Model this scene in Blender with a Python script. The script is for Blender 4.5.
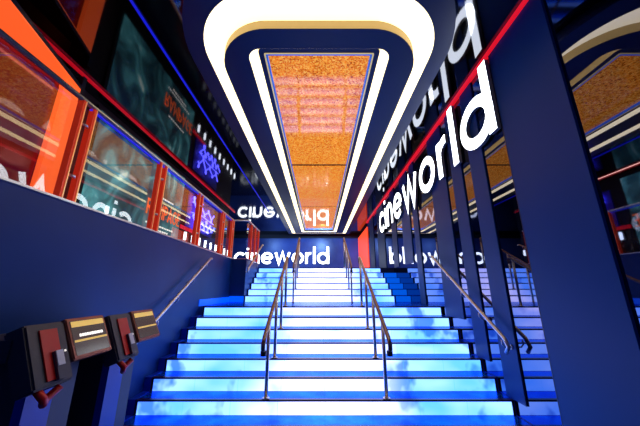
import bpy, bmesh, math, random
from mathutils import Vector, Matrix
random.seed(7)
PI = math.pi
SC = bpy.context.scene
for o in list(bpy.data.objects): bpy.data.objects.remove(o)
C = SC.collection
ZC = 1.64                      # eye height above the street floor; heights below are given from the eye

# ------------------------------------------------------------ camera
cam = bpy.data.cameras.new('camera'); cam.sensor_width = 36; cam.lens = 36*275/640
cam.shift_x = 1/640; cam.clip_start = .05; cam.clip_end = 100
co = bpy.data.objects.new('camera', cam); C.objects.link(co)
co.location = (0, 0, ZC); co.rotation_euler = (PI/2 + math.atan(76/275), 0, 0)
SC.camera = co
# ------------------------------------------------------------ world, exposure
w = bpy.data.worlds.new('world'); SC.world = w; w.use_nodes = True
w.node_tree.nodes['Background'].inputs[0].default_value = (.10, .13, .35, 1)
w.node_tree.nodes['Background'].inputs[1].default_value = .10
SC.view_settings.view_transform = 'Standard'; SC.view_settings.look = 'None'
SC.view_settings.exposure = 0; SC.view_settings.gamma = 1
def area(name, loc, rot, sx, sy, power, col):
    l = bpy.data.lights.new(name, 'AREA'); l.shape = 'RECTANGLE'; l.size = sx; l.size_y = sy
    l.energy = power; l.color = col
    o = bpy.data.objects.new(name, l); C.objects.link(o); o.location = loc; o.rotation_euler = rot
    return o
area('street_fill', (0, -3.0, 3.6), (math.radians(60), 0, 0), 5, 2, 10, (.15, .3, 1))  # unseen blue fill added behind the camera to light the pillar
area('mezzanine_fill', (-3.1, 5.5, ZC+3.0), (0, math.radians(0), 0), .06, 6, 6, (1, .45, .3))  # unseen warm fill, added to light the red balustrade posts
for i, x in enumerate((-3.2, .2)):  # unseen blue spots without fixtures, added to brighten the back wall
    l = bpy.data.lights.new('foyer_fill', 'SPOT'); l.energy = (150, 420)[i]; l.color = (.22, .45, 1); l.spot_size = math.radians(120); l.spot_blend = .8; l.shadow_soft_size = .04
    o = bpy.data.objects.new('foyer_fill', l); C.objects.link(o); o.location = (x, 13.2, ZC+3.0)
    o.rotation_euler = (math.radians(62), 0, 0)

# ------------------------------------------------------------ materials
def mat(name, col=(.5,.5,.5), rough=.5, metal=0, emit=None, es=1, ior=1.5, coat=0, trans=0):
    m = bpy.data.materials.new(name); m.use_nodes = True
    p = m.node_tree.nodes['Principled BSDF']
    p.inputs['Base Color'].default_value = (*col, 1); p.inputs['Roughness'].default_value = rough
    p.inputs['Metallic'].default_value = metal; p.inputs['IOR'].default_value = ior
    p.inputs['Coat Weight'].default_value = coat; p.inputs['Transmission Weight'].default_value = trans
    if emit:
        p.inputs['Emission Color'].default_value = (*emit, 1); p.inputs['Emission Strength'].default_value = es
    return m
def P(m): return m.node_tree.nodes['Principled BSDF']
def noise_bump(m, scale, strength, dist=.01):
    nt = m.node_tree; n = nt.nodes.new('ShaderNodeTexNoise'); n.inputs['Scale'].default_value = scale
    tc = nt.nodes.new('ShaderNodeTexCoord'); nt.links.new(tc.outputs['Object'], n.inputs['Vector'])
    b = nt.nodes.new('ShaderNodeBump'); b.inputs['Strength'].default_value = strength; b.inputs['Distance'].default_value = dist
    nt.links.new(n.outputs[0], b.inputs['Height']); nt.links.new(b.outputs[0], P(m).inputs['Normal'])
def noise_color(m, scale, c1, c2, lo=.35, hi=.65, sock='Base Color', vec=(1,1,1), detail=4):
    nt = m.node_tree; n = nt.nodes.new('ShaderNodeTexNoise'); n.inputs['Scale'].default_value = scale; n.inputs['Detail'].default_value = detail
    tc = nt.nodes.new('ShaderNodeTexCoord'); mp = nt.nodes.new('ShaderNodeMapping'); mp.inputs['Scale'].default_value = vec
    nt.links.new(tc.outputs['Object'], mp.inputs[0]); nt.links.new(mp.outputs[0], n.inputs['Vector'])
    r = nt.nodes.new('ShaderNodeValToRGB'); e = r.color_ramp.elements
    e[0].position = lo; e[0].color = (*c1, 1); e[1].position = hi; e[1].color = (*c2, 1)
    nt.links.new(n.outputs[0], r.inputs[0]); nt.links.new(r.outputs[0], P(m).inputs[sock])
    return r

M = {}
M['wall'] = mat('navy_paint', (.004, .045, .26), .42); noise_color(M['wall'], 1.2, (.002,.036,.22), (.004,.05,.28)); P(M['wall']).inputs['Specular IOR Level'].default_value = .3
M['navy'] = mat('navy_panel', (.012, .030, .125), .35); noise_bump(M['navy'], 40, .03)
M['fin'] = mat('navy_fin', (.010, .075, .34), .42); P(M['fin']).inputs['Specular IOR Level'].default_value = .2
M['gloss'] = mat('black_gloss', (.145, .145, .16), .05, 1); noise_bump(M['gloss'], 1.5, .02)
M['mirror'] = mat('smoked_mirror', (.18, .19, .27), .02, 1)
M['dark'] = mat('dark_matte', (.012, .012, .02), .6)
M['floor'] = mat('street_floor', (.0, .08, .5), .3, .4); noise_color(M['floor'], 6, (.0,.06,.4), (.0,.10,.55))
M['tread'] = mat('blue_tread', (.0, .18, .75), .24, .75); noise_color(M['tread'], 3, (.0,.13,.85), (.005,.30,1)); P(M['tread']).inputs['Specular IOR Level'].default_value = .35; P(M['tread']).inputs['Specular Tint'].default_value = (.1,.5,1,1)
M['nosing'] = mat('dark_nosing', (.03, .01, .08), .3)
M['upfloor'] = mat('foyer_floor', (.02, .03, .1), .15)
M['cream'] = mat('warm_cream_paint', (.40, .28, .11), .5, emit=(1, .72, .28), es=.08)
M['led'] = mat('warm_white_led', (.8,.8,.8), .5, emit=(1, .82, .44), es=1.9)
M['gold'] = mat('gold_trim', (.9, .6, .2), .3, 1, emit=(1,.75,.35), es=.5)
M['bluetrim'] = mat('blue_glow_trim', (.1,.3,.9), .3, emit=(.03,.18,1), es=.45)
M['letter'] = mat('white_letter_face', (.9,.9,.9), .4, emit=(.86, .94, 1), es=4.5)
M['lside'] = mat('letter_side', (.3,.3,.35), .5)
M['redled'] = mat('red_led', (.5,0,.01), .4, emit=(1, .01, .03), es=.7)
M['dimred'] = mat('dim_red_led', (.4,0,.01), .4, emit=(1, .005, .02), es=.36)
M['redglow'] = mat('red_lit_panel', (.8,.1,.02), .4, emit=(1, .075, .02), es=1.1)
M['orange'] = mat('orange_lit_frame', (.9,.2,.03), .4, emit=(1, .11, .02), es=1.0)
M['blueled'] = mat('blue_led', (0,.02,.5), .4, emit=(.01, .015, 1), es=.55)
M['edge_band'] = mat('blue_reflection_glow', (0,.05,.5), .3, emit=(.0, .09, 1), es=1.0)
M['sideglow'] = mat('dim_blue_glow', (0,.05,.4), .3, emit=(.0, .13, 1), es=.7)
M['neon'] = mat('violet_neon', (.2,.1,.9), .4, emit=(.10, .10, 1), es=7)
M['neonback'] = mat('violet_backboard', (.02,.01,.3), .4, emit=(.005,.005,.2), es=.3)
M['rail'] = mat('copper_brown_rail', (.27, .18, .18), .3, .85)
M['steel'] = mat('brushed_steel', (.80, .76, .74), .36, .9)
M['post'] = mat('red_post', (.85, .07, .02), .35, .1, emit=(1,.05,.02), es=.2)  # slight emission puts the warm light on the posts into their colour
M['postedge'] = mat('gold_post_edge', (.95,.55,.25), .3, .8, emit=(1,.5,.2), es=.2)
M['glass'] = mat('balustrade_glass', (.95,1,1), .0, 0, ior=1.65, trans=1)
M['redglass'] = mat('red_door_glass', (.16, .005, .015), .08, .3, emit=(.5,.0,.02), es=.12)
M['kiosk'] = mat('kiosk_charcoal', (.05,.045,.07), .45)
M['kred'] = mat('kiosk_red', (.75,.005,.005), .4)
M['kpost'] = mat('kiosk_post_blue', (.0,.04,.6), .35)
M['kframe'] = mat('screen_copper_frame', (.30,.10,.08), .35, .6)
M['white'] = mat('white_plastic', (.8,.82,.85), .4)
M['kgold'] = mat('screen_gold_band', (.6,.4,.1), .4, emit=(.75,.48,.12), es=.75)
M['kblack'] = mat('screen_black', (.02,.02,.025), .15, emit=(.10,.07,.07), es=.5)
M['ktext'] = mat('screen_text', (.9,.9,.9), .4, emit=(1,.95,.85), es=1.1)
M['ptext'] = mat('poster_orange_text', (.9,.2,.05), .4, emit=(1,.16,.04), es=.75)

# LED riser: bright image running over the steps
def riser_mat():
    m = bpy.data.materials.new('led_riser_screen'); m.use_nodes = True; nt = m.node_tree; N = nt.nodes; L = nt.links
    p = P(m); p.inputs['Base Color'].default_value = (.1,.1,.12,1); p.inputs['Roughness'].default_value = .25
    tc = N.new('ShaderNodeTexCoord')
    def noise(vec, sc, det=3, rot=0):
        mp = N.new('ShaderNodeMapping'); mp.inputs['Scale'].default_value = vec; mp.inputs['Rotation'].default_value = (0, rot, 0)
        n = N.new('ShaderNodeTexNoise'); n.inputs['Scale'].default_value = sc; n.inputs['Detail'].default_value = det
        L.new(tc.outputs['Object'], mp.inputs[0]); L.new(mp.outputs[0], n.inputs['Vector']); return n.outputs[0]
    sep = N.new('ShaderNodeSeparateXYZ'); L.new(tc.outputs['Object'], sep.inputs[0])
    def math_(op, a, b=None, c=None):
        n = N.new('ShaderNodeMath'); n.operation = op
        for i, v in enumerate((a, b, c)):
            if v is None: continue
            if hasattr(v, 'links'): L.new(v, n.inputs[i])
            else: n.inputs[i].default_value = v
        return n.outputs[0]
    ax = math_('ABSOLUTE', math_('SUBTRACT', sep.outputs[0], .12))
    def ramp(v, stops):
        r = N.new('ShaderNodeValToRGB'); e = r.color_ramp.elements
        while len(e) < len(stops): e.new(.5)
        for el, (pos, col) in zip(e, stops): el.position = pos; el.color = (*col, 1)
        L.new(v, r.inputs[0]); return r.outputs[0]
    side = ramp(math_('MULTIPLY', ax, .4), [(.20, (0,0,0)), (.46, (1,1,1))])
    streak = ramp(noise((1.5,.3,1.2), 1.5, 3, .95), [(.56, (0,0,0)), (.64, (1,1,1))])
    cy = ramp(noise((1,1,2), 1.1, 2), [(.38, (0,0,0)), (.62, (1,1,1))])
    def mix(f, a, b):
        n = N.new('ShaderNodeMixRGB')
        if hasattr(f, 'links'): L.new(f, n.inputs[0])
        else: n.inputs[0].default_value = f
        for i, v in ((1, a), (2, b)):
            if hasattr(v, 'links'): L.new(v, n.inputs[i])
            else: n.inputs[i].default_value = (*v, 1)
        return n.outputs[0]
    base = mix(cy, (.22,.21,.36), (.12,.145,.35))
    outer = mix(cy, (.06,.118,.34), (.02,.084,.34))
    col = mix(side, base, outer)
    col = mix(math_('MULTIPLY', math_('ADD', math_('MULTIPLY', side, .75), .08), streak), col, (.001,.020,.19))
    # panel seams every 0.575 m
    fr = math_('FRACT', math_('MULTIPLY', math_('ADD', sep.outputs[0], 2.25), 1/.58))
    seam = math_('LESS_THAN', fr, .012)
    col = mix(math_('MULTIPLY', seam, .5), col, (.01,.08,.3))
    L.new(col, p.inputs['Emission Color']); p.inputs['Emission Strength'].default_value = 9
    return m
M['riser'] = riser_mat()

# sparkly copper, its lit orange look put in as emission
def copper_mat():
    m = mat('copper_ceiling_panel', (.8,.3,.06), .04, .15, ior=1.8); nt = m.node_tree; N = nt.nodes; L = nt.links
    tc = N.new('ShaderNodeTexCoord')
    v = N.new('ShaderNodeTexVoronoi'); v.inputs['Scale'].default_value = 55; L.new(tc.outputs['Object'], v.inputs['Vector'])
    bw = N.new('ShaderNodeSeparateColor'); L.new(v.outputs['Color'], bw.inputs[0])
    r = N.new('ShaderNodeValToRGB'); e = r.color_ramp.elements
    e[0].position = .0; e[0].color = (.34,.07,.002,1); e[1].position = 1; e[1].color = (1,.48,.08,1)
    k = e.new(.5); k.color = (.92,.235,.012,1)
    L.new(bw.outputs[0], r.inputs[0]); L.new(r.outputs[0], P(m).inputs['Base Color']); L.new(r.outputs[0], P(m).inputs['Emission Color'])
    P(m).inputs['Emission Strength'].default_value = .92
    n = N.new('ShaderNodeTexNoise'); n.inputs['Scale'].default_value = 60; L.new(tc.outputs['Object'], n.inputs['Vector'])
    b = N.new('ShaderNodeBump'); b.inputs['Strength'].default_value = .015; b.inputs['Distance'].default_value = .01
    L.new(n.outputs[0], b.inputs['Height']); L.new(b.outputs[0], P(m).inputs['Normal'])
    return m
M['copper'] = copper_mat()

def poster_mat():
    m = mat('teal_poster_print', (.03,.1,.11), .35); nt = m.node_tree; N = nt.nodes; L = nt.links
    r = noise_color(m, 1.5, (.003,.012,.02), (.42,.52,.46), .38, .70, 'Emission Color', (1,1,.8), 7)
    k = r.color_ramp.elements.new(.52); k.color = (.02,.085,.10,1)
    k = r.color_ramp.elements.new(.62); k.color = (.06,.24,.26,1)
    for n in N:
        if n.type == 'TEX_NOISE': n.inputs['Distortion'].default_value = 1.2
    P(m).inputs['Emission Strength'].default_value = 1.35
    return m
M['poster'] = poster_mat()
M['back'] = mat('back_wall_blue', (.03,.08,.4), .3); noise_color(M['back'], .5, (.02,.05,.25), (.08,.18,.6))

# ------------------------------------------------------------ helpers
def link(name, bm, m, parent=None, mats=None, smooth=False):
    bmesh.ops.recalc_face_normals(bm, faces=bm.faces)
    me = bpy.data.meshes.new(name); bm.to_mesh(me); bm.free()
    for x in (mats or [m]): me.materials.append(x)
    if smooth:
        for f in me.polygons: f.use_smooth = True
    o = bpy.data.objects.new(name, me); C.objects.link(o)
    if parent is not None: o.parent = parent
    return o
def box(bm, x0, x1, y0, y1, z0, z1, mi=0, bev=0):
    r = bmesh.ops.create_cube(bm, size=1, matrix=Matrix.Translation(((x0+x1)/2, (y0+y1)/2, (z0+z1)/2+ZC)) @ Matrix.Diagonal((abs(x1-x0), abs(y1-y0), abs(z1-z0), 1)))
    fs = {f for v in r['verts'] for f in v.link_faces}
    for f in fs: f.material_index = mi
    if bev:
        es = {e for v in r['verts'] for e in v.link_edges}
        bmesh.ops.bevel(bm, geom=list(es), offset=bev, segments=2, affect='EDGES')
def boxobj(name, m, *a, parent=None, bev=0):
    bm = bmesh.new(); box(bm, *a, bev=bev); return link(name, bm, m, parent)
def tube(bm, pts, r, n=10, sx=1, caps=True, mi=0):
    pts = [Vector(p) + Vector((0,0,ZC)) for p in pts]; rings = []; last = None
    for i, p in enumerate(pts):
        a = pts[max(i-1,0)]; b = pts[min(i+1,len(pts)-1)]; d = (b-a).normalized()
        if last is None:
            up = Vector((1,0,0)) if abs(d.x) < .9 else Vector((0,0,1))
        else: up = last
        u = (up - d*up.dot(d)).normalized(); v = d.cross(u); last = u
        rings.append([bm.verts.new(p + u*math.cos(2*PI*k/n)*r*sx + v*math.sin(2*PI*k/n)*r) for k in range(n)])
    for A, B in zip(rings, rings[1:]):
        for k in range(n):
            f = bm.faces.new((A[k], A[(k+1)%n], B[(k+1)%n], B[k])); f.material_index = mi; f.smooth = True
    if caps: bm.faces.new(rings[0][::-1]); bm.faces.new(rings[-1])
def empty(name, label, cat, loc=(0,0,0), group=None):
    o = bpy.data.objects.new(name, None); C.objects.link(o); o.location = (loc[0], loc[1], loc[2]); o.empty_display_size = .2
    o['label'] = label; o['category'] = cat
    if group: o['group'] = group
    return o
def tag(o, label, cat, group=None):
    o['label'] = label; o['category'] = cat
    if group: o['group'] = group
    return o
def struct(o): o['kind'] = 'structure'; return o
def rebase(root, x, y, z):
    "put the empty at the base of its thing; the children keep their places"
    root.location = (x, y, z)
    for ch in root.children: ch.location = (ch.location.x-x, ch.location.y-y, ch.location.z-z)

H = 3.2
# ------------------------------------------------------------ room shell
struct(boxobj('floor', M['floor'], -3.95, 2.6, -1.5, 3.9, -1.80, -1.6425))
struct(boxobj('floor_foyer', M['upfloor'], -7.5, 4.5, 8.98, 17.0, .40, .656))
struct(boxobj('floor_mezzanine', M['upfloor'], -4.0, -2.62, .0, 8.98, .45, .656))
struct(boxobj('ceiling', M['gloss'], -7.5, 4.5, 0.2, 17.0, H, H+.2))
struct(boxobj('wall_right', M['mirror'], 2.40, 2.50, -1.5, 13.3, -1.64, H))
struct(boxobj('wall_right_behind', M['dark'], 2.53, 2.60, -1.5, 13.3, -1.64, H))
struct(boxobj('wall_left', M['wall'], -2.60, -2.35, -.5, 7.5, -1.64, .78))
struct(boxobj('wall_left_upper', M['wall'], -2.60, -1.96, 7.5, 8.97, -.60, .78))
struct(boxobj('wall_far_left', M['dark'], -4.05, -3.9, 0, 11.5, .656, H))
struct(boxobj('wall_back', M['back'], -7.5, 4.5, 16.6, 16.8, .656, H))
struct(boxobj('trim_1', M['steel'], -2.62, -2.33, -.5, 7.5, .78, .80))
struct(boxobj('trim_2', M['steel'], -2.62, -1.94, 7.5, 8.97, .78, .80))
struct(boxobj('trim_3', M['dark'], -7.5, 4.5, 16.52, 16.6, H-.22, H))
# added glowing strips that paint in the blue reflection along the landing edges
struct(boxobj('reflection_strip_left', M['edge_band'], -2.35, -2.335, 5.65, 7.49, -.325, -.20))
struct(boxobj('reflection_strip_landing', M['edge_band'], -2.335, -1.965, 7.485, 7.499, -.325, -.18))
o = struct(boxobj('wall_right_end', M['redglow'], 2.37, 2.52, 13.32, 16.5, .656, H-.23))

# ------------------------------------------------------------ stairs
GO, RI = .295, .1643
def flight(label, x0, x1, y0, z0, n, base, seedx):
    root = empty('staircase', label, 'stairs')
    for i in range(n):
        y = y0 + GO*i; z = z0 + RI*i
        last = i == n-1
        s = bmesh.new(); box(s, x0, x1, y+.012, y+GO+(.008 if not last else .0), z-RI+.003, z, 0)
        st = link('step', s, M['tread'], root)
        r = bmesh.new(); box(r, x0+.03, x1-.03, y+.002, y+.012, z-RI+.004, z-.022); link('riser_screen', r, M['riser'], st)
        k = bmesh.new(); box(k, x0-.0, x1+.0, y-.012, y+.05, z-.016, z+.004, bev=.004); link('nosing', k, M['nosing'], st)
        for xe in (x0, x1-.03): e = bmesh.new(); box(e, xe, xe+.03, y, y+.012, z-RI+.004, z-.017); link('riser_end', e, M['dark'], st)
    return root
lo = flight('lower stairs with bright blue white screen risers rising from the street floor', -2.25, 2.39, 3.571, -1.4783, 8, -1.64, 0)
boxobj('landing', M['tread'], -2.335, 2.395, 3.571+GO*8+.001, 7.498, -.50, -.3283, parent=lo)
for sx0, sx1 in ((-2.345, -2.252), (2.392, 2.398)):
    s = bmesh.new()
    for i in range(7):
        y = 3.571+GO*i; z = -1.4783+RI*i
        box(s, sx0, sx1, y, y+GO, z-RI, z+.005)
    link('stringer', s, M['kpost'], lo)
rebase(lo, .07, 3.57, 0)
up = flight('narrower upper stairs with bright white risers leading to the foyer sign', -1.95, 1.99, 7.50, -.164, 6, 0, 3)
rebase(up, 0, 7.5, ZC-.328)
# added steps beside the upper flight; glowing fronts stand in for mirrored blue
for i in range(5):
    boxobj('added_side_step', M['tread'], 2.0, 2.395, 7.512+GO*i, 7.50+GO*(i+1)-.002, -.328, -.166+RI*i, parent=up).location = (0, -7.5, -(ZC-.328))
    boxobj('side_riser_glow', M['sideglow'], 2.01, 2.39, 7.502+GO*i, 7.511+GO*i, -.322+RI*i, -.18+RI*i, parent=up).location = (0, -7.5, -(ZC-.328))

# ------------------------------------------------------------ ceiling light raft
ZR = 3.06; K = ZR/H
def rrect(hx, y0, y1, r0, r1=.08, cx=0, n=14):
    pts = []
    for cxx, cyy, rr, a0 in ((cx+hx-r0, y0+r0, r0, -90), (cx+hx-r1, y1-r1, r1, 0), (cx-hx+r1, y1-r1, r1, 90), (cx-hx+r0, y0+r0, r0, 180)):
        for k in range(n+1):
            a = math.radians(a0 + 90*k/n); pts.append((cxx + rr*math.cos(a), cyy + rr*math.sin(a)))
    return pts
def ring(bm, A, B, z, mi=0):
    a = [bm.verts.new((x, y, z+ZC)) for x, y in A]; b = [bm.verts.new((x, y, z+ZC)) for x, y in B]
    n = len(a)
    for i in range(n):
        f = bm.faces.new((a[i], a[(i+1)%n], b[(i+1)%n], b[i])); f.material_index = mi
def edge_band(bm, A, z0, z1, mi=0):
    a = [bm.verts.new((x, y, z0+ZC)) for x, y in A]; b = [bm.verts.new((x, y, z1+ZC)) for x, y in A]; n = len(a)
    for i in range(n):
        f = bm.faces.new((a[i], a[(i+1)%n], b[(i+1)%n], b[i])); f.material_index = mi; f.smooth = True
def slab(bm, A, B, z0, z1):
    ring(bm, A, B, z0); ring(bm, A, B, z1); edge_band(bm, A, z0, z1); edge_band(bm, B, z0, z1)
    bmesh.ops.remove_doubles(bm, verts=bm.verts, dist=1e-5)
Y1 = 15.4
oO = rrect(1.74, 1.62, Y1+.25, 1.5)
oA = rrect(1.52, 2.18, Y1+.05, .90)
oB = rrect(1.35, 2.64, Y1, .70)
oC = rrect(.965, 2.925, Y1-.35, .19)
oD = rrect(.815, 2.935, Y1-.50, .06)
oE = rrect(.72, 3.02, Y1-1.0, .02, .02)
oF = rrect(.70, 3.04, Y1-1.02, .02, .02)
raft = empty('ceiling_light', 'large navy ceiling raft with two glowing rounded light channels around copper panels', 'ceiling light')
bm = bmesh.new(); slab(bm, oO, oA, ZR, H-.002); link('outer_panel', bm, M['navy'], raft)
bm = bmesh.new(); slab(bm, oB, oC, ZR, H-.002); link('middle_panel', bm, M['navy'], raft)
bm = bmesh.new(); slab(bm, oD, oE, ZR+.01, H-.002); link('inner_frame', bm, M['navy'], raft)
def inset(A, d, cx=0):
    n = len(A); out = []
    for i, (x, y) in enumerate(A):
        x0, y0 = A[i-1]; x1, y1 = A[(i+1)%n]; tx, ty = x1-x0, y1-y0; l = math.hypot(tx, ty) or 1
        out.append((x - ty/l*d, y + tx/l*d))
    return out
# outer channel: LED strip on the outer side wall, glowing diffuser over it, cream inner wall
iA = inset(oA, .004); 
bm = bmesh.new(); edge_band(bm, iA, ZR+.004, H-.01); ring(bm, iA, inset(oB, -.006), H-.012); link('light_strip', bm, M['led'], raft)
bm = bmesh.new(); edge_band(bm, inset(oB, -.004), ZR+.004, H-.012); link('channel_lining', bm, M['cream'], raft)
iC = inset(oC, .004)
bm = bmesh.new(); edge_band(bm, iC, ZR+.004, H-.01); ring(bm, iC, inset(oD, -.02), H-.012); link('light_strip', bm, M['led'], raft)
bm = bmesh.new(); edge_band(bm, inset(oD, -.004), ZR+.012, H-.012); link('channel_lining', bm, M['cream'], raft)
# thin gold and blue lines round the copper
oE2 = rrect(.745, 3.00, Y1-.98, .02, .02); oE3 = rrect(.725, 3.015, Y1-.99, .02, .02)
bm = bmesh.new(); slab(bm, oE2, oE3, ZR+.002, ZR+.009); link('gold_trim', bm, M['gold'], raft)
bm = bmesh.new(); slab(bm, oE, oF, ZR+.004, ZR+.05); link('blue_trim', bm, M['bluetrim'], raft)
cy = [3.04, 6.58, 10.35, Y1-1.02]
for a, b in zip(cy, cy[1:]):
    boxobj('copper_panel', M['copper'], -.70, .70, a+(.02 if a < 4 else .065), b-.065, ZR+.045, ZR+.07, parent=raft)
boxobj('panel_backing', M['dark'], -.70, .70, 3.04, Y1-1.02, ZR+.075, ZR+.09, parent=raft)
rebase(raft, 0, 9, ZC+H)

# ------------------------------------------------------------ stroke letters
def arc(cx, cy, rx, ry, a0, a1, n=18):
    return [(cx+rx*math.cos(math.radians(a0+(a1-a0)*k/n)), cy+ry*math.sin(math.radians(a0+(a1-a0)*k/n))) for k in range(n+1)]
R_ = .42
GL = {
 'c': (.86, [arc(.5,.5,R_,R_,42,318)]),
 'i': (.16, [[(.08,0),(.08,1)], [(.08,1.22),(.08,1.40)]]),
 'n': (.80, [[(.08,0),(.08,1)], arc(.40,.56,.32,.36,180,0)+[(.72,0)]]),
 'e': (1.0, [[(.10,.5),(.92,.5)], arc(.5,.5,R_,R_,0,318)]),
 'w': (1.32, [[(.06,1),(.36,.02),(.66,.98),(.96,.02),(1.26,1)]]),
 'o': (1.0, [arc(.5,.5,R_,R_,0,360,30)]),
 'r': (.50, [[(.08,0),(.08,1)], arc(.44,.56,.36,.36,180,84)]),
 'l': (.16, [[(.08,0),(.08,1.52)]]),
 'd': (1.0, [arc(.5,.5,R_,R_,0,360,30), [(.92,0),(.92,1.52)]]),
 'R': (.7, [[(.08,0),(.08,1)], [(.08,.93),(.4,.93),(.58,.86),(.62,.73),(.58,.6),(.4,.5),(.08,.5)], [(.36,.5),(.64,0)]]),
 'A': (.8, [[(.04,0),(.4,1),(.76,0)], [(.18,.32),(.62,.32)]]),
 'M': (.9, [[(.08,0),(.08,.98),(.45,.35),(.82,.98),(.82,0)]]),
 'P': (.68, [[(.08,0),(.08,1)], [(.08,.93),(.4,.93),(.58,.86),(.62,.7),(.58,.54),(.4,.46),(.08,.46)]]),
 'G': (.8, [arc(.42,.5,.35,.42,48,330)+[(.76,.46),(.46,.46)]]),
 'E': (.6, [[(.56,.93),(.08,.93),(.08,.07),(.56,.07)], [(.08,.5),(.5,.5)]]),
}
def stroke(bm, pts, w, T, d0, d1):
    P_ = [Vector((p[0], p[1])) for p in pts]; n = len(P_); closed = (P_[0]-P_[-1]).length < 1e-4
    if closed: P_ = P_[:-1]; n -= 1
    L_, R2 = [], []
    for i in range(n):
        if closed: a, b = P_[i-1], P_[(i+1)%n]
        else: a, b = P_[max(i-1,0)], P_[min(i+1,n-1)]
        p = P_[i]
        d1_ = (p-a).normalized() if (p-a).length > 1e-6 else (b-p).normalized()
        d2_ = (b-p).normalized() if (b-p).length > 1e-6 else d1_
        n1 = Vector((-d1_.y, d1_.x)); n2 = Vector((-d2_.y, d2_.x)); m_ = (n1+n2)
        m_ = m_.normalized() if m_.length > 1e-6 else n1
        k = 1/max(.45, m_.dot(n1)); L_.append(p+m_*w/2*k); R2.append(p-m_*w/2*k)
    def V(p, d): return bm.verts.new(T(p.x, p.y, d))
    lf = [V(p, d1) for p in L_]; rf = [V(p, d1) for p in R2]; lb = [V(p, d0) for p in L_]; rb = [V(p, d0) for p in R2]
    rng = range(n if closed else n-1)
    for i in rng:
        j = (i+1) % n
        bm.faces.new((lf[i], lf[j], rf[j], rf[i])).material_index = 0
        for q in ((lb[i], lb[j], rb[j], rb[i]), (lf[i], lf[j], lb[j], lb[i]), (rf[i], rf[j], rb[j], rb[i])):
            bm.faces.new(q).material_index = 1
    if not closed:
        for i in (0, n-1): bm.faces.new((lf[i], rf[i], rb[i], lb[i])).material_index = 1
def text(word, T, sx, sy, gap, w, depth, parent, mats, base=0, x0=0, name='letter'):
    x = x0
    for ch in word:
        wd, st = GL[ch]; bm = bmesh.new()
        for s_ in st:
            stroke(bm, [((x + p[0]*sx), base + p[1]*sy) for p in s_], w, T, 0, depth)
        link(name, bm, None, parent, mats)
        x += wd*sx + gap
    return x
def textlen(word, sx, gap): return sum(GL[c][0]*sx+gap for c in word) - gap
LM = [M['letter'], M['lside']]
# right wall sign: from the far end (c) towards the camera (d)
def Tr(x, y, d): return Vector((2.372 - d, 10.25 - x, 2.02 + y + ZC))
sgn = empty('wall_sign', 'large white glowing cineworld lettering running along the right wall fins', 'sign')
tot = 10.25-3.17; sx = .82; gap = (tot - textlen('cineworld', sx, 0))/8
text('cineworld', Tr, sx, .715, gap, .17, .055, sgn, LM)
rebase(sgn, 2.34, 6.6, ZC+2.0)
# back wall sign
def Tb(x, y, d): return Vector((-5.05 + x, 16.59 - d, 1.44 + y + ZC))
sg2 = empty('wall_sign', 'white glowing cineworld lettering on the blue back wall above the stairs', 'sign')
tot = 5.63; gap = (tot - textlen('cineworld', .68, 0))/8
text('cineworld', Tb, .68, .67, gap, .145, .08, sg2, LM)
rebase(sg2, -2.2, 16.59, ZC+1.44)

# ------------------------------------------------------------ light strips under the ceiling
tag(boxobj('light_strip', M['redled'], 2.34, 2.395, 2.2, 13.3, H-.055, H-.003), 'red light strip along the top of the right wall above the big letters', 'light strip')
tag(boxobj('light_strip', M['dimred'], -3.64, -3.61, 2.7, 11.4, H-.05, H-.003), 'red light strip along the ceiling over the left mezzanine', 'light strip')
tag(boxobj('light_strip', M['blueled'], -2.17, -2.145, 1.2, 11.4, H-.02, H-.003), 'thin blue light strip on the black ceiling left of the raft', 'light strip')

# ------------------------------------------------------------ fins and pillar on the mirror wall
pil = empty('pillar', 'broad navy pillar nearest on the right, from floor to ceiling', 'pillar')
boxobj('shaft', M['fin'], 2.37, 2.397, 2.23, 3.12, -1.64, H-.055, parent=pil)
boxobj('edge_trim', M['navy'], 2.368, 2.397, 3.12, 3.132, -1.64, H-.055, parent=pil)
rebase(pil, 2.37, 2.66, 0)
fins = [(3.60, 3.94, 'first slim navy fin beyond the broad right pillar'),
        (4.20, 4.53, 'slim navy fin behind the letter l, second beyond the right pillar'),
        (4.76, 5.42, 'widest navy fin, behind the letters r and l of the right sign'),
        (6.36, 6.68, 'slim navy fin behind the letter w of the right sign'),
        (6.92, 7.62, 'wide navy fin behind the letters e and w of the right sign'),
        (8.24, 8.74, 'medium navy fin behind the letter n of the right sign'),
        (9.75, 10.9, 'broad navy fin behind the letter c of the right sign'),
        (11.7, 12.6, 'farthest navy fin, next to the red end wall')]
for y0, y1, lab in fins:
    zf = -1.64 if y1 < 3.5 else -1.4783 + RI*math.floor((y0-3.571)/GO) + .01 if y1 < 5.9 else -.326 if y1 < 7.5 else (.66 if y1 > 8.9 else .645)
    if y0 < 7.5 < y1: zf = .645
    if y1 < 5.9: zf = -1.4783 + RI*math.floor((y1-3.571)/GO) + .01
    tag(boxobj('wall_fin', M['fin'], 2.38, 2.397, y0*1.01, y1*1.01, zf, H-.055, bev=.002), lab, 'wall fin')

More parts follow.
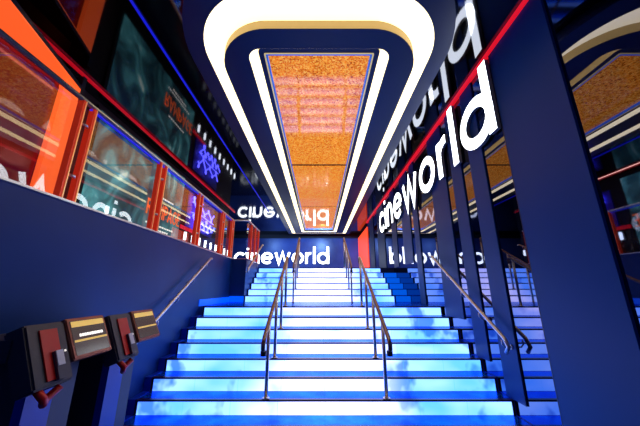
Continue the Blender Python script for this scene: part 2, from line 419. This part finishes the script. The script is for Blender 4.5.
# ------------------------------------------------------------ central handrails
def nose(y): return -1.314 + (y-3.866)*RI/GO
def handrail(label, x, posts, ya, yb, flat=.0, lowdrop=True, group=None):
    root = empty('handrail', label, 'handrail', group=group)
    bm = bmesh.new()
    pts = [(x, ya+.03, nose(ya)+.77), (x, ya-.01, nose(ya)+.80), (x, ya-.01, nose(ya)+.85), (x, ya+.06, nose(ya)+.92)]
    pts += [(x, yb-.05, nose(yb)+.87), (x, yb+.03, nose(yb)+.90), (x, yb+.06, nose(yb)+.84), (x, yb+.04, nose(yb)+.78)]
    tube(bm, pts, .027, 12, 1.0); link('rail', bm, M['rail'], root)
    bm = bmesh.new(); tube(bm, [(x, ya+.03, nose(ya)+.72), (x, ya+.03, nose(ya)+.775)], .036, 12); link('end_cap', bm, M['kiosk'], root)
    for py, pz in posts:
        bm = bmesh.new(); tube(bm, [(x, py, pz), (x, py, nose(py)+.885)], .023, 10)
        p_ = link('post', bm, M['steel'], root)
        bm = bmesh.new(); tube(bm, [(x, py, pz), (x, py, pz+.012)], .045, 14); link('base_plate', bm, M['steel'], p_)
    rebase(root, x, posts[0][0], ZC+posts[0][1])
    return root
lp = [(3.90, -1.312), (4.50, -.984), (5.09, -.655), (5.68, -.326)]
handrail('left central stair handrail on the lower stairs, copper-brown rail with steel posts', -.66, lp, 3.56, 5.75)
handrail('right central stair handrail on the lower stairs, copper-brown rail with steel posts', .84, lp, 3.56, 5.75)
_n = nose
def nose(y): return -.164 + (y-7.5)*RI/GO
upp = [(7.35, -.326), (8.0, .003), (8.59, .332), (9.2, .66)]
handrail('left central handrail on the upper stairs, ending beneath the back sign', -.66, upp, 7.25, 9.15)
handrail('right central handrail on the upper stairs, ending beside the red end wall', .84, upp, 7.25, 9.15)
nose = _n

# wall handrails
def wallrail(label, x, wallx, pts):
    root = empty('wall_handrail', label, 'handrail')
    bm = bmesh.new(); s = 1 if wallx > x else -1
    P0, P1 = pts[1], pts[-2]
    tube(bm, [(x,)+p for p in pts], .024, 12); link('rail', bm, M['steel'], root)
    for k in range(5):
        t = .06 + .88*k/4; y = P0[0]+(P1[0]-P0[0])*t; z = P0[1]+(P1[1]-P0[1])*t
        bm = bmesh.new(); tube(bm, [(x, y, z-.015), (x, y, z-.07), (x+s*.03, y, z-.10), (wallx, y, z-.10)], .009, 8)
        b = link('bracket', bm, M['steel'], root)
        bm = bmesh.new(); tube(bm, [(wallx-s*.012, y, z-.10), (wallx, y, z-.10)], .03, 12); link('bracket_plate', bm, M['white'], b)
    rebase(root, x, P0[0], ZC+P0[1]-.1)
    return root
wallrail('steel handrail fixed to the navy left wall beside the lower stairs', -2.24, -2.348, [(3.50,-.88),(3.46,-.80),(3.52,-.72),(5.72,.60),(5.80,.61)])
wallrail('steel handrail on the right wall running in front of the navy fins', 2.27, 2.378, [(3.66,-.74),(3.60,-.67),(3.66,-.58),(5.55,.62),(5.64,.63)])
wallrail('short steel handrail on the left side wall of the upper stairs', -1.88, -1.958, [(7.45,.42),(7.42,.48),(7.48,.54),(9.1,1.42),(9.2,1.42)]).location
# right rail has its last brackets on fins; keep as built

# ------------------------------------------------------------ left glass balustrade
bal = empty('glass_balustrade', 'glass balustrade with red posts and steel top rail on the low left wall', 'balustrade')
py = [2.46, 3.87, 5.27, 6.64, 7.42]
for i, y in enumerate([1.0]+py):
    for dy in (-.07, .07):
        bm = bmesh.new(); box(bm, -2.43, -2.37, y+dy-.016, y+dy+.016, .80, 1.84); p_ = link('post', bm, M['post'], bal)
        bm = bmesh.new(); box(bm, -2.368, -2.362, y+dy+.006, y+dy+.016, .80, 1.84); link('post_edge', bm, M['postedge'], p_)
    for z in (1.05, 1.60):
        bm = bmesh.new(); tube(bm, [(-2.395, y-.04, z), (-2.36, y, z), (-2.395, y+.04, z)], .014, 10); link('clamp', bm, M['steel'], p_)
ys = [0.2, 1.0] + py
for a, b in zip(ys, ys[1:]):
    boxobj('glass_panel', M['glass'], -2.446, -2.434, a+.02, b-.02, .81, 1.82, parent=bal)
bm = bmesh.new(); tube(bm, [(-2.40, .2, 1.86), (-2.40, 7.45, 1.86), (-2.38, 7.52, 1.86), (-2.0, 7.54, 1.86), (-1.99, 7.6, 1.86), (-1.99, 9.0, 1.86)], .026, 12); link('top_rail', bm, M['steel'], bal)
boxobj('blue_light_line', M['blueled'], -2.415, -2.39, 2.5, 7.42, 1.812, 1.824, parent=bal)
for y in (8.0, 8.5, 8.95):
    bm = bmesh.new(); box(bm, -2.02, -1.97, y-.025, y+.025, .80, 1.84); link('post', bm, M['post'], bal)
for a, b in ((7.56, 8.0), (8.0, 8.5), (8.5, 8.95)):
    boxobj('glass_panel', M['glass'], -2.036, -2.024, a+.03, b-.03, .81, 1.82, parent=bal)
rebase(bal, -2.4, 4, ZC+.8)

# ------------------------------------------------------------ mezzanine wall things
WX = -3.9
pf = empty('portal_frame', 'orange glowing portal frame around dark red glass at far left', 'doorway')
def prism(bm, poly, x0, x1):
    a = [bm.verts.new((x0, y, z+ZC)) for y, z in poly]; b = [bm.verts.new((x1, y, z+ZC)) for y, z in poly]; n = len(a)
    bm.faces.new(a); bm.faces.new(b[::-1])
    for i in range(n): bm.faces.new((a[i], a[(i+1)%n], b[(i+1)%n], b[i]))
bm = bmesh.new(); prism(bm, [(3.22,.66),(3.46,.66),(3.46,2.845),(3.22,2.845)], -3.62, -3.55); link('jamb', bm, M['orange'], pf)
def hslab(name, poly, z0, z1, m, parent):
    bm = bmesh.new(); a = [bm.verts.new((x, y, z0+ZC)) for x, y in poly]; b = [bm.verts.new((x, y, z1+ZC)) for x, y in poly]; n = len(a)
    bm.faces.new(a); bm.faces.new(b)
    for i in range(n): bm.faces.new((a[i], a[(i+1)%n], b[(i+1)%n], b[i]))
    return link(name, bm, m, parent)
sof = [(-3.62,3.46),(-3.55,3.46),(-3.17,2.13),(-2.9,1.18),(-2.9,.6),(-3.62,.6)]
hslab('soffit', sof, 2.85, 2.865, M['orange'], pf); hslab('soffit_cover', sof, 2.866, 2.93, M['dark'], pf)
bm = bmesh.new(); prism(bm, [(.6,.66),(.84,.66),(.84,2.845),(.6,2.845)], -3.62, -3.55); link('jamb', bm, M['orange'], pf)
bm = bmesh.new(); prism(bm, [(.845,.67),(3.215,.67),(3.215,2.84),(.845,2.84)], -3.64, -3.622); gp = link('glass_leaf', bm, M['redglass'], pf)
bm = bmesh.new(); box(bm, -3.62, -3.60, 2.02, 2.06, .67, 2.69); link('meeting_stile', bm, M['kred'], gp)
bm = bmesh.new(); prism(bm, [(3.46,.66),(3.46,3.1),(3.52,3.1),(3.52,.66)], -3.9, -3.55); link('return_panel', bm, M['dark'], pf)
rebase(pf, -3.6, 2.0, ZC+.656)

# poster
def lightbox(label, y0, y1, z0, z1):
    r = empty('film_poster', label, 'poster')
    boxobj('frame', M['dark'], WX+.002, WX+.05, y0-.06, y1+.06, z0-.06, z1+.06, parent=r)
    boxobj('print', M['poster'], WX+.052, WX+.062, y0, y1, z0, z1, parent=r)
    return r
po = lightbox('large teal backlit film poster with orange RAMPAGE title behind the glass balustrade', 4.2, 7.35, 1.15, 3.05)
def Tp(x, y, d): return Vector((WX+.066 + d, 5.85 + x, 1.62 + y + ZC))
text('RAMPAGE', Tp, .24, .36, .035, .05, .006, po, [M['ptext'], M['ptext']], name='title_letter')
for k, (z, a, b) in enumerate(((2.12, 6.1, 6.9), (1.42, 5.9, 7.0), (1.32, 6.1, 6.8))):
    bm = bmesh.new(); y = a; rnd = random.Random(k)
    while y < b:
        wd = rnd.uniform(.03, .09); box(bm, WX+.064, WX+.07, y, y+wd, z, z+.035); y += wd+.03
    link('small_print', bm, M['ktext'], po)
rebase(po, WX+.05, 5.8, ZC+1.1)

# second smaller poster in the portal bay side, neon, red sign bar, small lights
nb = empty('neon_sign', 'violet blue neon script sign on the mezzanine wall', 'neon sign')
boxobj('backboard', M['neonback'], WX+.002, WX+.03, 7.75, 9.75, 1.75, 2.85, parent=nb)
def squig(base, amp, y0, y1, n, ph, slope=0):
    out = []
    for k in range(n*16+1):
        t = k/(n*16); a = 2*PI*n*t+ph
        out.append((WX+.10, y0+(y1-y0)*t+.10*math.sin(2*a), base+slope*t+amp*math.sin(a)*(.7+.3*math.sin(a*.37))))
    return out
bm = bmesh.new(); tube(bm, squig(2.45, .30, 7.85, 9.55, 3, .3), .022, 6); link('script_tube', bm, M['neon'], nb)
bm = bmesh.new(); tube(bm, squig(2.0, .20, 8.05, 9.65, 5, 1.3), .022, 6); link('script_tube', bm, M['neon'], nb)
bm = bmesh.new(); tube(bm, [(WX+.10, 7.9, 2.2), (WX+.10, 8.6, 2.28), (WX+.10, 9.6, 2.22)], .015, 6); link('underline_tube', bm, M['neon'], nb)
rebase(nb, WX, 8.75, ZC+1.75)
tag(boxobj('sign_bar', M['redled'], WX+.002, WX+.05, 7.46, 8.4, 1.64, 1.74, bev=.01), 'short red glowing bar just beyond the film poster', 'light bar')
for k in range(9):
    y = 7.75 + .48*k
    r = empty('wall_light', 'small white wall light, %s of the row beneath the neon sign' % ('nearest','second','third','fourth','fifth','sixth','seventh','eighth','farthest')[k].replace('nearest','nearest'), 'wall light', group='small white lights on the mezzanine wall')
    boxobj('housing', M['kiosk'], WX+.002, WX+.04, y-.06, y+.06, 1.33, 1.59, parent=r)
    bm = bmesh.new(); tube(bm, [(WX+.06, y, 1.35), (WX+.06, y, 1.57)], .036, 10); link('lamp', bm, M['letter'], r)
    rebase(r, WX+.03, y, ZC+1.33)

# ------------------------------------------------------------ kiosks
def kiosk(label, dy):
    r = empty('ticket_kiosk', label, 'ticket kiosk', group='ticket kiosks by the left wall')
    def quadbox(name, m, y0, y1, za, zb, xa, xb, th, parent=r, bev=0):
        # slab whose front face runs from (xa, za) at its top to (xb, zb) at its bottom
        bm = bmesh.new()
        n = Vector((za-zb, 0, xb-xa)).normalized() if True else None
        vs = []
        for y in (y0, y1):
            for (x, z) in ((xa, za), (xb, zb)):
                vs.append((Vector((x, y+dy, z+ZC)), Vector((x, y+dy, z+ZC)) - n*th))
        a, b, c, d = vs
        V = [bm.verts.new(v) for v in (a[0], b[0], d[0], c[0], a[1], b[1], d[1], c[1])]
        for q in ((0,1,2,3),(4,7,6,5),(0,4,5,1),(1,5,6,2),(2,6,7,3),(3,7,4,0)): bm.faces.new([V[i] for i in q])
        if bev: bmesh.ops.bevel(bm, geom=list(bm.edges), offset=bev, segments=2, affect='EDGES')
        return link(name, bm, m, parent)
    # the face lines: x grows and z drops
    X0, X1 = -1.80, -1.64
    def F(s, off=0):   # s 0..1 down the reader face
        return X0+(X1-X0)*s + off*.90, -.215-.36*s + off*.42
    rb = quadbox('reader_housing', M['kiosk'], 1.80, 2.075, *(F(0)[1], F(1)[1], F(0)[0], F(1)[0]), .13, bev=.012)
    def on(name, m, y0, y1, s0, s1, off, th, parent): 
        a, b = F(s0, off), F(s1, off); return quadbox(name, m, y0, y1, a[1], b[1], a[0], b[0], th, parent)
    rp = on('red_panel', M['kred'], 1.88, 2.0, .12, .92, .010, .012, rb)
    on('card_reader', M['kiosk'], 1.935, 1.995, .50, .95, .03, .035, rb)
    on('card_slot', M['white'], 1.94, 1.99, .50, .74, .034, .004, rb)
    on('status_light', M['ktext'], 2.035, 2.043, .50, .53, .006, .006, rb)
    # red lip under the reader
    bm = bmesh.new()
    tube(bm, [(-1.70, 1.86+dy, -.57), (-1.63, 1.86+dy, -.63), (-1.66, 1.90+dy, -.67), (-1.70, 1.96+dy, -.66), (-1.66, 2.0+dy, -.60)], .022, 8); link('red_lip', bm, M['kred'], rb)
    # screen
    def G(s, off=0): return -1.80+.13*s+off*.88, -.205-.265*s+off*.45
    su = quadbox('screen_housing', M['kframe'], 2.08, 2.44, G(0)[1], G(1)[1], G(0)[0], G(1)[0], .07, bev=.008)
    def on2(name, m, y0, y1, s0, s1, off, th, parent):
        a, b = G(s0, off), G(s1, off); return quadbox(name, m, y0, y1, a[1], b[1], a[0], b[0], th, parent)
    sc = on2('screen', M['kblack'], 2.105, 2.415, .08, .92, .004, .004, su)
    on2('gold_band', M['kgold'], 2.11, 2.41, .10, .24, .006, .003, su)
    on2('gold_line', M['kgold'], 2.11, 2.41, .56, .61, .006, .003, su)
    if dy == 0:
        bm = None
        y = 2.16; rnd = random.Random(4)
        while y < 2.36:
            wd = rnd.uniform(.012, .026); on2('screen_text', M['ktext'], y, y+wd, .42, .49, .007, .003, su); y += wd+.007
    # posts and lower cabinet
    boxobj('post', M['kpost'], -1.86, -1.80, 1.93+dy, 2.12+dy, -1.64, -.56, parent=r)
    boxobj('cabinet', M['kiosk'], -2.20, -1.865, 1.95+dy, 2.38+dy, -1.64, -.42, parent=r, bev=.01)
    bm = bmesh.new(); box(bm, -2.19, -1.84, 1.79+dy, 2.40+dy, -.42, -.30); link('head_support', bm, M['kiosk'], r)
    rebase(r, -1.95, 2.1+dy, 0)
kiosk('charcoal ticket kiosk nearest the camera with white text on its screen', 0)
kiosk('charcoal ticket kiosk next to the stairs, gold banded screen without text', .70)

# foyer
